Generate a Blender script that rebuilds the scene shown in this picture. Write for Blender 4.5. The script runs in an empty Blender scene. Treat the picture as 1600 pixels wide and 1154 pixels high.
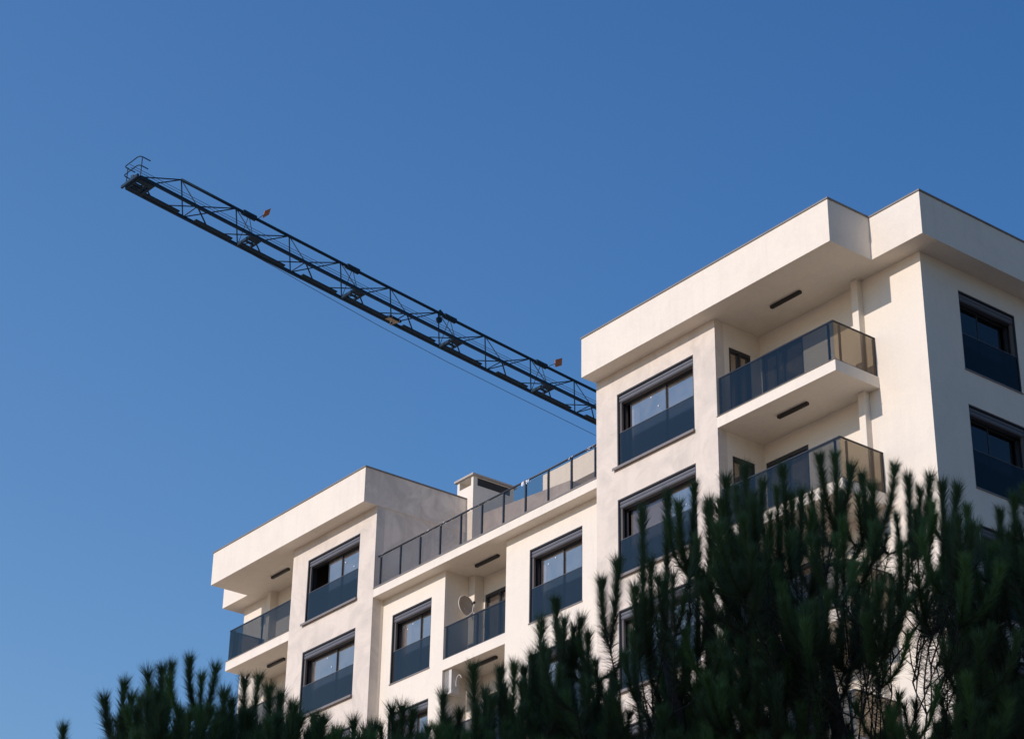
import bpy, bmesh, math, random
import numpy as np
from mathutils import Vector, Matrix

# ------------------------------------------------------------------ camera, sky, sun, exposure
SC = bpy.context.scene
COL = SC.collection
F_PX = 3318.5                                  # focal length in pixels of the 1600 px wide photograph
R_AX = Vector((0.6153, 0.7882, 0.0156)).normalized()
F_AX = Vector((-0.7040, 0.5404, 0.4608)).normalized()
D_AX = F_AX.cross(R_AX).normalized()           # image down
R_AX = D_AX.cross(F_AX).normalized()
cam_data = bpy.data.cameras.new('camera')
cam = bpy.data.objects.new('camera', cam_data); COL.objects.link(cam)
cam.matrix_world = Matrix(((R_AX.x, -D_AX.x, -F_AX.x, 0), (R_AX.y, -D_AX.y, -F_AX.y, 0),
                           (R_AX.z, -D_AX.z, -F_AX.z, 0), (0, 0, 0, 1)))
cam_data.sensor_fit = 'HORIZONTAL'; cam_data.sensor_width = 36.0
cam_data.lens = F_PX / 1600 * 36
cam_data.clip_start = 0.1; cam_data.clip_end = 6000
cam_data.dof.use_dof = True; cam_data.dof.focus_distance = 62; cam_data.dof.aperture_fstop = 28
SC.camera = cam
SUN_DIR = Vector((0.016, 0.897, -0.441)).normalized()      # the way the light travels
w = bpy.data.worlds.new('World'); SC.world = w; w.use_nodes = True
nt = w.node_tree
sky = nt.nodes.new('ShaderNodeTexSky'); sky.sky_type = 'NISHITA'; sky.sun_disc = False
sky.sun_elevation = math.asin(-SUN_DIR.z)
sky.sun_rotation = math.atan2(-SUN_DIR.x, -SUN_DIR.y) % (2*math.pi)
sky.altitude = 0; sky.air_density = 2.0; sky.dust_density = 0.0; sky.ozone_density = 8.0
bg = nt.nodes['Background']; bg.inputs['Strength'].default_value = 0.148
hsv = nt.nodes.new('ShaderNodeHueSaturation'); hsv.inputs['Saturation'].default_value = 1.13
nt.links.new(sky.outputs[0], hsv.inputs['Color'])
# sky graded by hand, darker towards image right, also lowering fill light there
tcw = nt.nodes.new('ShaderNodeTexCoord'); dt = nt.nodes.new('ShaderNodeVectorMath'); dt.operation = 'DOT_PRODUCT'
dt.inputs[1].default_value = (0.615, 0.788, 0.0)
nt.links.new(tcw.outputs['Generated'], dt.inputs[0])
mr = nt.nodes.new('ShaderNodeMapRange'); mr.inputs[1].default_value = -0.9; mr.inputs[2].default_value = 0.9
mr.inputs[3].default_value = 1.32; mr.inputs[4].default_value = 0.43
nt.links.new(dt.outputs['Value'], mr.inputs[0]); nt.links.new(mr.outputs[0], hsv.inputs['Value'])
tint = nt.nodes.new('ShaderNodeMix'); tint.data_type = 'RGBA'; tint.blend_type = 'MULTIPLY'
tint.inputs[0].default_value = 1.0
tmix = nt.nodes.new('ShaderNodeMix'); tmix.data_type = 'RGBA'; tmix.inputs[6].default_value = (1.07, 0.89, 1.0, 1); tmix.inputs[7].default_value = (0.68, 0.77, 1.0, 1)
mr2 = nt.nodes.new('ShaderNodeMapRange'); mr2.inputs[1].default_value = -0.30; mr2.inputs[2].default_value = 0.30
nt.links.new(dt.outputs['Value'], mr2.inputs[0]); nt.links.new(mr2.outputs[0], tmix.inputs[0]); nt.links.new(tmix.outputs[2], tint.inputs[7])
nt.links.new(hsv.outputs[0], tint.inputs[6]); nt.links.new(tint.outputs[2], bg.inputs['Color'])
sun_d = bpy.data.lights.new('sun', 'SUN'); sun_d.energy = 3.35; sun_d.angle = math.radians(0.5)
sun_d.color = (1.0, 0.89, 0.82)
sun = bpy.data.objects.new('sun', sun_d); COL.objects.link(sun)
sun.rotation_euler = (-SUN_DIR).to_track_quat('Z', 'Y').to_euler(); sun.location = (-30, -60, 60)
SC.view_settings.view_transform = 'Standard'; SC.view_settings.look = 'None'
SC.view_settings.exposure = 0.0; SC.view_settings.gamma = 1.0; SC.view_settings.use_curve_mapping = False
SC.render.engine = 'CYCLES'
SC.cycles.max_bounces = 10; SC.cycles.transparent_max_bounces = 24

GROUND = -1.6
def ray(u, v): return F_AX + R_AX*((u-800)/F_PX) + D_AX*((v-577)/F_PX)
def at_dist(u, v, d):                          # point of the picture ray at horizontal distance d
    r = ray(u, v); return r*(d/math.hypot(r.x, r.y))

# ------------------------------------------------------------------ materials
def new_mat(name):
    m = bpy.data.materials.new(name); m.use_nodes = True
    n = m.node_tree; b = n.nodes['Principled BSDF']; return m, n, b
def nd(n, t, **k):
    x = n.nodes.new(t)
    for a, v in k.items():
        if a in x.inputs: x.inputs[a].default_value = v
        else: setattr(x, a, v)
    return x
def plain(name, col, rough=0.6, metal=0.0, var=0.12, scale=6.0, bump=0.0, spec=0.5):
    m, n, b = new_mat(name)
    b.inputs['Roughness'].default_value = rough; b.inputs['Metallic'].default_value = metal
    b.inputs['Specular IOR Level'].default_value = spec
    tc = nd(n, 'ShaderNodeTexCoord'); ns = nd(n, 'ShaderNodeTexNoise', Scale=scale, Detail=5.0)
    n.links.new(tc.outputs['Object'], ns.inputs['Vector'])
    mx = nd(n, 'ShaderNodeMix', data_type='RGBA')
    mx.inputs[6].default_value = (*[c*(1-var) for c in col], 1)
    mx.inputs[7].default_value = (*[min(1, c*(1+var)) for c in col], 1)
    n.links.new(ns.outputs['Fac'], mx.inputs[0]); n.links.new(mx.outputs[2], b.inputs['Base Color'])
    if bump:
        bp = nd(n, 'ShaderNodeBump', Strength=bump, Distance=0.01)
        n2 = nd(n, 'ShaderNodeTexNoise', Scale=60.0, Detail=6.0)
        n.links.new(tc.outputs['Object'], n2.inputs['Vector'])
        n.links.new(n2.outputs['Fac'], bp.inputs['Height']); n.links.new(bp.outputs[0], b.inputs['Normal'])
    return m
def plaster(name, ca, cb, patch, streak=0.0, lo=0.45, hi=0.62, pscale=0.9, dist=0.9):
    """trowelled render: broad worn patches of cb on ca, vertical rain streaks, fine grain bump"""
    m, n, b = new_mat(name); L = n.links.new
    b.inputs['Roughness'].default_value = 0.9; b.inputs['Specular IOR Level'].default_value = 0.15
    tc = nd(n, 'ShaderNodeTexCoord')
    n1 = nd(n, 'ShaderNodeTexNoise', Scale=pscale, Detail=7.0, Roughness=0.62, Distortion=dist)
    L(tc.outputs['Object'], n1.inputs['Vector'])
    r1 = nd(n, 'ShaderNodeMapRange'); r1.inputs[1].default_value = lo; r1.inputs[2].default_value = hi
    r1.inputs[4].default_value = patch
    L(n1.outputs['Fac'], r1.inputs[0])
    mx = nd(n, 'ShaderNodeMix', data_type='RGBA')
    mx.inputs[6].default_value = (*ca, 1); mx.inputs[7].default_value = (*cb, 1)
    L(r1.outputs[0], mx.inputs[0])
    mp = nd(n, 'ShaderNodeMapping'); mp.inputs['Scale'].default_value = (3.0, 3.0, 0.18)
    L(tc.outputs['Object'], mp.inputs['Vector'])
    n2 = nd(n, 'ShaderNodeTexNoise', Scale=1.6, Detail=6.0, Roughness=0.7); L(mp.outputs[0], n2.inputs['Vector'])
    r2 = nd(n, 'ShaderNodeMapRange'); r2.inputs[1].default_value = 0.5; r2.inputs[2].default_value = 0.75
    r2.inputs[4].default_value = streak; L(n2.outputs['Fac'], r2.inputs[0])
    m2 = nd(n, 'ShaderNodeMix', data_type='RGBA'); m2.inputs[7].default_value = (*[c*0.72 for c in cb], 1)
    L(r2.outputs[0], m2.inputs[0]); L(mx.outputs[2], m2.inputs[6])
    n3 = nd(n, 'ShaderNodeTexNoise', Scale=14.0, Detail=8.0, Roughness=0.7); L(tc.outputs['Object'], n3.inputs['Vector'])
    m3 = nd(n, 'ShaderNodeMix', data_type='RGBA', blend_type='MULTIPLY')
    cr = nd(n, 'ShaderNodeMapRange'); cr.inputs[3].default_value = 0.90; cr.inputs[4].default_value = 1.06
    L(n3.outputs['Fac'], cr.inputs[0]); cmb = nd(n, 'ShaderNodeCombineColor')
    for i in range(3): L(cr.outputs[0], cmb.inputs[i])
    m3.inputs[0].default_value = 1; L(m2.outputs[2], m3.inputs[6]); L(cmb.outputs[0], m3.inputs[7])
    L(m3.outputs[2], b.inputs['Base Color'])
    n4 = nd(n, 'ShaderNodeTexNoise', Scale=45.0, Detail=5.0); L(tc.outputs['Object'], n4.inputs['Vector'])
    ad = nd(n, 'ShaderNodeMath', operation='MULTIPLY_ADD'); ad.inputs[1].default_value = 5.0
    L(n1.outputs['Fac'], ad.inputs[0]); L(n4.outputs['Fac'], ad.inputs[2])
    bp = nd(n, 'ShaderNodeBump', Strength=0.35, Distance=0.006)
    L(ad.outputs[0], bp.inputs['Height']); L(bp.outputs[0], b.inputs['Normal'])
    return m
def glass(name, tint, refl, gloss=(0.8, 0.88, 1.0), ior=1.5, rough=0.01, dust=0.0):
    """thin coated pane: clear tinted transmission plus a fixed coating mirror and Fresnel"""
    m = bpy.data.materials.new(name); m.use_nodes = True; n = m.node_tree; L = n.links.new
    n.nodes.remove(n.nodes['Principled BSDF']); out = n.nodes['Material Output']
    t = nd(n, 'ShaderNodeBsdfTransparent'); t.inputs[0].default_value = (*tint, 1)
    g = nd(n, 'ShaderNodeBsdfGlossy', Roughness=rough); g.inputs[0].default_value = (*gloss, 1)
    fr = nd(n, 'ShaderNodeFresnel'); ge = nd(n, 'ShaderNodeNewGeometry')
    ir = nd(n, 'ShaderNodeMapRange'); ir.inputs[3].default_value = ior; ir.inputs[4].default_value = 1/ior
    L(ge.outputs['Backfacing'], ir.inputs[0]); L(ir.outputs[0], fr.inputs['IOR'])    # same mirror from either face of the sheet
    ad = nd(n, 'ShaderNodeMath', operation='MULTIPLY_ADD', use_clamp=True)
    ad.inputs[1].default_value = 0.7; ad.inputs[2].default_value = refl
    L(fr.outputs[0], ad.inputs[0])
    tc = nd(n, 'ShaderNodeTexCoord'); ns = nd(n, 'ShaderNodeTexNoise', Scale=0.8, Detail=2.0)
    L(tc.outputs['Object'], ns.inputs['Vector'])
    bp = nd(n, 'ShaderNodeBump', Strength=0.06, Distance=0.02); L(ns.outputs['Fac'], bp.inputs['Height'])
    L(bp.outputs[0], g.inputs['Normal'])
    mx = nd(n, 'ShaderNodeMixShader'); L(ad.outputs[0], mx.inputs[0]); L(t.outputs[0], mx.inputs[1]); L(g.outputs[0], mx.inputs[2])
    if dust:                                   # thin film of dust that the sun lights
        df = nd(n, 'ShaderNodeBsdfDiffuse'); df.inputs[0].default_value = (0.62, 0.56, 0.50, 1)
        n5 = nd(n, 'ShaderNodeTexNoise', Scale=2.2, Detail=5.0); L(tc.outputs['Object'], n5.inputs['Vector'])
        r5 = nd(n, 'ShaderNodeMapRange'); r5.inputs[1].default_value = .3; r5.inputs[2].default_value = .7
        r5.inputs[3].default_value = dust*.6; r5.inputs[4].default_value = dust*1.4; L(n5.outputs['Fac'], r5.inputs[0])
        m2 = nd(n, 'ShaderNodeMixShader'); L(r5.outputs[0], m2.inputs[0]); L(mx.outputs[0], m2.inputs[1]); L(df.outputs[0], m2.inputs[2]); mx = m2
    L(mx.outputs[0], out.inputs['Surface']); return m

CREAM = (0.795, 0.72, 0.615)
M = {}
M['cream'] = plaster('cream render', CREAM, (0.70, 0.64, 0.57), 0.35, 0.12)
M['fascia'] = plaster('fascia render', CREAM, (0.68, 0.62, 0.55), 0.30, 0.16)
M['patchy'] = plaster('worn tower render', (0.715, 0.63, 0.545), (0.55, 0.49, 0.43), 0.75, 0.15, 0.42, 0.66, 1.0, 1.3)
M['soffit'] = plaster('soffit render', (0.72, 0.63, 0.54), (0.60, 0.52, 0.45), 0.5, 0.0)
M['rawcement'] = plaster('raw grey cement', (0.40, 0.345, 0.305), (0.28, 0.245, 0.22), 0.8, 0.3, 0.42, 0.62, 0.8)
M['cement'] = plaster('bare cement render', (0.90, 0.775, 0.645), (0.68, 0.585, 0.49), 0.9, 0.4, 0.42, 0.62, 0.9, 1.3)  # bare cement, its tone raised to stand in for light bounced off the terrace
M['frame'] = plain('anthracite aluminium', (0.028, 0.030, 0.036), 0.45, 0.0)
M['guide'] = plain('grey painted aluminium', (0.12, 0.11, 0.11), 0.5, 0.0)
M['shutter'] = plain('roller shutter aluminium', (0.115, 0.115, 0.13), 0.5, 0.0)
M['sill'] = plain('dark stone sill', (0.20, 0.175, 0.165), 0.55)
M['coping'] = plain('weathered coping metal', (0.20, 0.185, 0.175), 0.6, 0.1, 0.25, 3)
M['rail'] = plain('dark railing metal', (0.022, 0.024, 0.030), 0.4)
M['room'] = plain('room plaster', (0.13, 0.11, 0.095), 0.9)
M['blind'] = plain('beige roller blind', (0.58, 0.47, 0.39), 0.9, 0, 0.12, 2)
M['curtain'] = plain('pale curtain', (0.62, 0.50, 0.47), 0.9, 0, 0.25, 12)
M['lampbody'] = plain('black lamp housing', (0.012, 0.012, 0.014), 0.4)
M['lampglass'] = plain('unlit lamp diffuser', (0.20, 0.20, 0.20), 0.35)
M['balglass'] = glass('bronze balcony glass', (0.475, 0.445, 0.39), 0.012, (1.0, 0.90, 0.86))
M['frontglass'] = glass('sky-greyed balcony glass', (0.42, 0.42, 0.41), 0.008, (0.95, 0.88, 0.82))  # front copy of the bronze glass, the sky's greying put into its tint
M['winglass'] = glass('dark balustrade glass', (0.38, 0.36, 0.35), 0.03, (1.0, 0.87, 0.78))
M['terglass'] = glass('pale grey terrace glass', (0.87, 0.84, 0.795), 0.0, (0.7, 0.70, 0.68))
M['pane'] = glass('coated window pane', (0.34, 0.33, 0.31), 0.38, (1.0, 0.85, 0.74), dust=0.12)
M['sidepane'] = glass('window pane with mirror cut', (0.45, 0.45, 0.45), 0.06, (1.0, 0.95, 0.95))  # mirror cut by hand: the side panes' dark reflection is set here
M['sidewinglass'] = glass('dark side balustrade glass', (0.36, 0.35, 0.35), 0.0, (1.0, 0.95, 0.95))  # same balustrade glass, mirror removed to give the side its dim reflection
M['jib'] = plain('dark blue crane paint', (0.010, 0.034, 0.062), 0.6, 0.0, 0.3, 5, 0, 0.25)
M['rope'] = plain('wire rope', (0.05, 0.055, 0.06), 0.5)
M['orange'] = plain('orange marker cloth', (0.50, 0.16, 0.055), 0.8, 0, 0.35, 14)
M['tan'] = plain('tan lamp lens', (0.50, 0.38, 0.25), 0.5)
M['white'] = plain('white enamel', (0.60, 0.56, 0.51), 0.4)
M['darkgap'] = plain('dark vent', (0.03, 0.03, 0.03), 0.8)
M['bark'] = plain('pine bark', (0.036, 0.027, 0.021), 0.95, 0, 0.5, 9, 0.8)
M['film'] = plain('torn plastic film and pane glints', (0.75, 0.75, 0.76), 0.3)
M['cap'] = plain('chimney cap stone', (0.42, 0.37, 0.32), 0.8)
def needle_mat():
    m, n, b = new_mat('pine needles'); L = n.links.new
    b.inputs['Roughness'].default_value = 0.55; b.inputs['Specular IOR Level'].default_value = 0.25
    a = nd(n, 'ShaderNodeAttribute', attribute_name='tone')
    cr = nd(n, 'ShaderNodeValToRGB'); e = cr.color_ramp.elements
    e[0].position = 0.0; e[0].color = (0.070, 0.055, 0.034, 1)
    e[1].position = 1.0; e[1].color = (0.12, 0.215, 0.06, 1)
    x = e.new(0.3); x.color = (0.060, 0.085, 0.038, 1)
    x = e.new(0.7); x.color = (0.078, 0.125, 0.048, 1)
    L(a.outputs['Fac'], cr.inputs[0]); L(cr.outputs[0], b.inputs['Base Color'])
    tr = nd(n, 'ShaderNodeBsdfTranslucent'); L(cr.outputs[0], tr.inputs[0])
    mx = nd(n, 'ShaderNodeMixShader'); mx.inputs[0].default_value = 0.22
    L(b.outputs[0], mx.inputs[1]); L(tr.outputs[0], mx.inputs[2])
    L(mx.outputs[0], n.nodes['Material Output'].inputs['Surface']); return m
M['needle'] = needle_mat()

# ------------------------------------------------------------------ mesh helpers
class MB:
    def __init__(s): s.v = []; s.f = []
    def quad(s, *p):
        i = len(s.v); s.v += [tuple(q) for q in p]; s.f.append(tuple(range(i, i+len(p)))); return s
    def box(s, x0, y0, z0, x1, y1, z1):
        i = len(s.v)
        s.v += [(x, y, z) for z in (z0, z1) for (x, y) in ((x0, y0), (x1, y0), (x1, y1), (x0, y1))]
        for f in ((3, 2, 1, 0), (4, 5, 6, 7), (0, 1, 5, 4), (1, 2, 6, 5), (2, 3, 7, 6), (3, 0, 4, 7)):
            s.f.append(tuple(i+k for k in f))
        return s
    def prism(s, pts, z0, z1):                 # pts counter-clockwise seen from above
        i = len(s.v); n = len(pts)
        s.v += [(x, y, z0) for x, y in pts] + [(x, y, z1) for x, y in pts]
        s.f.append(tuple(i+n-1-k for k in range(n))); s.f.append(tuple(i+n+k for k in range(n)))
        for k in range(n):
            j = (k+1) % n; s.f.append((i+k, i+j, i+n+j, i+n+k))
        return s
    def tube(s, pts, r, n=8, cap=True):
        pts = [Vector(p) for p in pts]; rr = r if isinstance(r, (list, tuple)) else [r]*len(pts)
        i0 = len(s.v); prev = None
        for k, p in enumerate(pts):
            a = pts[max(0, k-1)]; b = pts[min(len(pts)-1, k+1)]; d = (b-a).normalized()
            if prev is None: u = d.orthogonal().normalized()
            else:
                u = prev - d*prev.dot(d); u = u.normalized() if u.length > 1e-6 else d.orthogonal().normalized()
            prev = u; v = d.cross(u)
            for j in range(n):
                t = 2*math.pi*j/n; s.v.append(tuple(p + (u*math.cos(t) + v*math.sin(t))*rr[k]))
        for k in range(len(pts)-1):
            for j in range(n):
                a = i0+k*n+j; b = i0+k*n+(j+1) % n; s.f.append((a, b, b+n, a+n))
        if cap:
            s.f.append(tuple(i0+n-1-j for j in range(n))); e = i0+(len(pts)-1)*n
            s.f.append(tuple(e+j for j in range(n)))
        return s
    def beam(s, a, b, wx, wz, up=(0, 0, 1)):   # rectangular bar from a to b
        a = Vector(a); b = Vector(b); d = (b-a).normalized(); x = d.cross(Vector(up)).normalized(); z = x.cross(d)
        i = len(s.v)
        for p in (a, b):
            for sx, sz in ((-1, -1), (1, -1), (1, 1), (-1, 1)): s.v.append(tuple(p + x*sx*wx/2 + z*sz*wz/2))
        for f in ((0, 1, 2, 3), (7, 6, 5, 4), (0, 4, 5, 1), (1, 5, 6, 2), (2, 6, 7, 3), (3, 7, 4, 0)):
            s.f.append(tuple(i+k for k in f))
        return s
    def wall(s, ax, c0, c1, u0, u1, z0, z1, holes):
        """slab between planes c0 and c1 of axis ax ('y' or 'x'), running u0..u1, with real openings (ua,ub,za,zb)"""
        us = sorted({u0, u1, *[h[0] for h in holes], *[h[1] for h in holes]}); us = [u for u in us if u0 <= u <= u1]
        zs = sorted({z0, z1, *[h[2] for h in holes], *[h[3] for h in holes]}); zs = [z for z in zs if z0 <= z <= z1]
        def solid(i, j):
            if i < 0 or j < 0 or i >= len(us)-1 or j >= len(zs)-1: return False
            u = (us[i]+us[i+1])/2; z = (zs[j]+zs[j+1])/2
            return not any(h[0] < u < h[1] and h[2] < z < h[3] for h in holes)
        P = (lambda u, c, z: (u, c, z)) if ax == 'y' else (lambda u, c, z: (c, u, z))
        for i in range(len(us)-1):
            for j in range(len(zs)-1):
                if not solid(i, j): continue
                a, b, c, d = us[i], us[i+1], zs[j], zs[j+1]
                s.quad(P(a, c0, c), P(b, c0, c), P(b, c0, d), P(a, c0, d))
                s.quad(P(a, c1, d), P(b, c1, d), P(b, c1, c), P(a, c1, c))
                if not solid(i-1, j): s.quad(P(a, c0, c), P(a, c0, d), P(a, c1, d), P(a, c1, c))
                if not solid(i+1, j): s.quad(P(b, c0, d), P(b, c0, c), P(b, c1, c), P(b, c1, d))
                if not solid(i, j-1): s.quad(P(a, c0, c), P(a, c1, c), P(b, c1, c), P(b, c0, c))
                if not solid(i, j+1): s.quad(P(a, c0, d), P(b, c0, d), P(b, c1, d), P(a, c1, d))
        return s
    def build(s, name, mat, parent=None, bevel=0.0, smooth=False, merge=True):
        me = bpy.data.meshes.new(name); me.from_pydata(s.v, [], s.f)
        bm = bmesh.new(); bm.from_mesh(me)
        if merge: bmesh.ops.remove_doubles(bm, verts=bm.verts, dist=0.0003)
        bmesh.ops.recalc_face_normals(bm, faces=bm.faces)
        bm.to_mesh(me); bm.free()
        if smooth:
            for p in me.polygons: p.use_smooth = True
        me.materials.append(mat)
        o = bpy.data.objects.new(name, me); COL.objects.link(o)
        if parent is not None: o.parent = parent
        if bevel:
            b = o.modifiers.new('bevel', 'BEVEL'); b.width = bevel; b.segments = 2; b.limit_method = 'ANGLE'; b.angle_limit = 0.8
        return o
def tag(o, label=None, cat=None, group=None, kind=None):
    for k, v in (('label', label), ('category', cat), ('group', group), ('kind', kind)):
        if v: o[k] = v
    return o
def empty(name, loc=(0, 0, 0)):
    o = bpy.data.objects.new(name, None); COL.objects.link(o); o.location = loc; o.empty_display_size = 0.3
    return o
def copy_tree(o, parent=None):
    c = o.copy(); COL.objects.link(c)
    if parent is not None: c.parent = parent
    for ch in list(o.children): copy_tree(ch, c)
    return c

# ------------------------------------------------------------------ ground
g = MB().quad((-1500, -1500, GROUND), (1500, -1500, GROUND), (1500, 1500, GROUND), (-1500, 1500, GROUND))
tag(g.build('ground', plain('dry ground', (0.46, 0.34, 0.23), 0.95, 0, 0.25, 0.3)), kind='structure')
r_ = MB().quad((-200, 4.0-0, GROUND+.004), (200, 4.0, GROUND+.004), (200, -7, GROUND+.004), (-200, -7, GROUND+.004))
tag(r_.build('road', plain('asphalt', (0.055, 0.054, 0.052), 0.9, 0, 0.2, 2)), kind='structure')
pv = MB().box(-200, 4.0, GROUND-.2, 200, 6.5, GROUND+.13)
tag(pv.build('pavement', plain('concrete paving', (0.33, 0.31, 0.28), 0.9, 0, 0.15, 3)), kind='structure')

pk = MB().quad((-24, 6.6, GROUND+.006), (150, 6.6, GROUND+.006), (150, 160, GROUND+.006), (-24, 160, GROUND+.006))  # unseen dark ground added to cut bounce light on the right side wall
tag(pk.build('dark_bounce_ground', plain('dark low-bounce ground', (0.045, 0.045, 0.045), 0.9, 0, 0.2, 1)), kind='structure')

# ------------------------------------------------------------------ apartment building
BLD = empty('apartment_building', (-43.5, 40, GROUND))
tag(BLD, 'cream rendered apartment block with two flat-roofed towers, dark-framed windows, glass balconies and a terrace between', 'building')
BLD_INV = Matrix.Translation((43.5, -40, -GROUND))
def B(mb, name, mat, parent=None, **k):        # a part, built in world coordinates
    o = mb.build(name, mat, BLD if parent is None else parent, **k)
    if parent is None: o.matrix_parent_inverse = BLD_INV
    return o
NST = 6                                        # storeys that carry windows; the pines hide the ones below
Y0, YM = 32.33, 32.72
# opening lists -------------------------------------------------
RW = (-37.60, -34.66); LW = (-52.30, -49.45); MW1 = (-48.12, -46.18); MW2 = (-41.70, -39.48)
WT, WB = 25.01, 22.92
def hs(u, top, bot, k0=0, k1=NST, step=3.0): return [(u[0], u[1], bot-step*k, top-step*k) for k in range(k0, k1)]
ZG = GROUND-0.3
# right tower
B(MB().wall('y', Y0, 32.63, -38.433, -33.85, ZG, 25.69, hs(RW, WT, WB)), 'wall', M['patchy'])
wl = MB(); wl.wall('x', -38.433, -38.13, 32.631, 47, ZG, 25.69, [])
wl.wall('x', -34.15, -33.85, 32.631, 33.88, ZG, 25.69, [(32.80, 33.56, 22.97-3*k, 25.06-3*k) for k in range(NST)])
wl.wall('y', 33.88, 34.10, -34.15, -30.20, ZG, 25.69, [(-33.80, -32.34, 22.97-3*k, 25.15-3*k) for k in range(NST)])
wl.wall('y', 33.79, 34.10, -30.197, -28.64, ZG, 25.69, [])
wl.wall('x', -28.64, -28.34, 33.79, 47, ZG, 25.69, [(35.065, 37.10, 23.0-3.02*k, 25.10-3.02*k) for k in range(NST)] + [(40.2, 42.2, 23.0-3.02*k, 25.10-3.02*k) for k in range(NST)])
wl.wall('y', 47, 47.3, -38.433, -28.34, ZG, 25.69, [])
B(wl, 'wall', M['cream'])
# left tower
B(MB().wall('y', Y0, 32.63, -53.18, -48.61, ZG, 25.60, hs(LW, 24.97, 22.90)), 'wall', M['patchy'])
wl = MB(); wl.wall('x', -53.18, -52.88, 32.631, 33.88, ZG, 25.60, [])
wl.wall('y', 33.88, 34.10, -56.56, -52.88, ZG, 25.60, [(-56.5, -55.0, 22.90-3*k, 25.05-3*k) for k in range(2, NST)])
wl.wall('y', 33.79, 34.10, -58.50, -56.563, ZG, 25.60, [])
wl.wall('x', -58.50, -58.20, 34.101, 47, ZG, 25.60, [])
wl.wall('y', 47, 47.3, -58.5, -50, ZG, 25.60, [])
B(wl, 'wall', M['cream'])
wl = MB(); wl.wall('x', -48.91, -48.61, 32.631, 35.75, 22.6, 25.60, [])
wl.wall('y', 35.45, 35.75, -50, -48.911, 20, 25.60, []); wl.wall('x', -50.3, -50, 35.45, 47, 20, 25.60, [])
B(wl, 'wall', M['cement'])
# middle
mo = [(-45.55, -42.73, 19.99-3*k, 22.655-3*k) for k in range(NST)]
for i, (a, b, c, d) in enumerate(mo): mo[i] = (a, b, 19.99-2.99*i, 22.655-2.97*i)
wl = MB(); wl.wall('y', YM, 33.02, -48.61, -38.433, ZG, 22.655, hs(MW1, 22.05, 19.95) + hs(MW2, 22.05, 19.95) + mo)
wl.wall('x', -48.91, -48.61, 32.631, 33.02, ZG, 22.6, [])
wl.wall('x', -45.85, -45.55, 33.021, 34.1, ZG, 22.655, []); wl.wall('x', -42.73, -42.43, 33.021, 34.1, ZG, 22.655, [])
wl.wall('y', 33.88, 34.1, -45.55, -42.73, ZG, 22.655, [(-45.20, -43.9, 20.02-3*k, 22.10-3*k) for k in range(NST)])
B(wl, 'wall', M['cream'])
# boxed columns at the recesses
for (x0, x1, y0, y1, z1) in ((-30.40, -30.197, 33.60, 33.882, 25.69), (-56.76, -56.56, 33.60, 33.882, 25.60), (-45.55, -45.27, 33.55, 33.882, 22.655)):
    B(MB().box(x0, y0, ZG, x1, y1, z1), 'column', M['cream'], bevel=0.008)
# roofs with deep fascias
def roof(pts, z0, z1, name='roof', cement_x=None):
    r = B(MB().prism(pts, z0, z1), name, M['fascia'])
    if cement_x is not None:                   # the unpainted face towards the terrace
        r.data.materials.append(M['cement'])
        for p in r.data.polygons:
            if p.normal.x > .9 and abs(r.data.vertices[p.vertices[0]].co.x-cement_x) < .02: p.material_index = 1
    n = len(pts); out = []
    for k in range(n):                         # offset polygon outwards by 25 mm
        a = Vector(pts[k-1]); b = Vector(pts[k]); c = Vector(pts[(k+1) % n])
        d1 = (b-a).normalized(); d2 = (c-b).normalized(); n1 = Vector((d1.y, -d1.x)); n2 = Vector((d2.y, -d2.x))
        out.append(tuple(b + (n1+n2)*0.025))
    B(MB().prism(out, z1+.002, z1+.045), 'coping', M['coping'], r); return r
roof([(-38.45, 31.83), (-29.345, 31.83), (-29.345, 33.23), (-27.735, 33.23), (-27.735, 47.6), (-38.45, 47.6)], 25.69, 26.84)
roof([(-59.0, 33.22), (-57.42, 33.22), (-57.42, 31.83), (-48.585, 31.83), (-48.585, 35.77), (-50.0, 35.77), (-50.0, 47.6), (-59.0, 47.6)], 25.58, 26.70, cement_x=-48.585)
# terrace slab between the towers
ts = B(MB().box(-48.608, 32.332, 22.655, -38.435, 37.9, 22.91), 'terrace_slab', M['fascia'])
B(MB().box(-48.60, 32.315, 22.912, -38.44, 32.62, 22.955), 'coping', M['coping'], ts)
# rear wall of the roof storey and the stair head beyond it
rw = MB(); a = (-49.2, 36.0); 
rw.v += [(-49.3, 36.0, 22.8), (-44.0, 36.0, 22.8), (-44.0, 37.6, 22.8), (-49.3, 37.6, 22.8),
         (-49.3, 36.0, 26.32), (-44.0, 36.0, 25.88), (-44.0, 37.6, 25.88), (-49.3, 37.6, 26.32)]
rw.f += [(3, 2, 1, 0), (4, 5, 6, 7), (0, 1, 5, 4), (1, 2, 6, 5), (2, 3, 7, 6), (3, 0, 4, 7)]
B(rw, 'parapet_wall', M['rawcement'])
sh = B(MB().box(-47.80, 38.0, 27.20, -40.0, 43, 27.96), 'stair_head', M['fascia'])
B(MB().box(-46.6, 38.6, 22.8, -40.3, 42.5, 27.2), 'wall', M['cream'], sh)
B(MB().box(-45.6, 38.575, 25.2, -44.0, 38.598, 26.75), 'window_opening', M['darkgap'], sh)
# chimney
chm = B(MB().wall('y', 36.02-.4, 37.21, -49.098, -48.27, 22.9, 27.42,
        [(-48.98, -48.38, 27.13, 27.40)]), 'chimney', M['cream'])
chm.name = 'chimney'
B(MB().box(-48.268, 35.78, 27.13, -48.262, 37.05, 27.38), 'vent_slot', M['darkgap'], chm)
B(MB().box(-49.18, 35.54, 27.42, -48.19, 37.29, 27.49), 'chimney_cap', M['cap'], chm, bevel=0.01)

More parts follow.
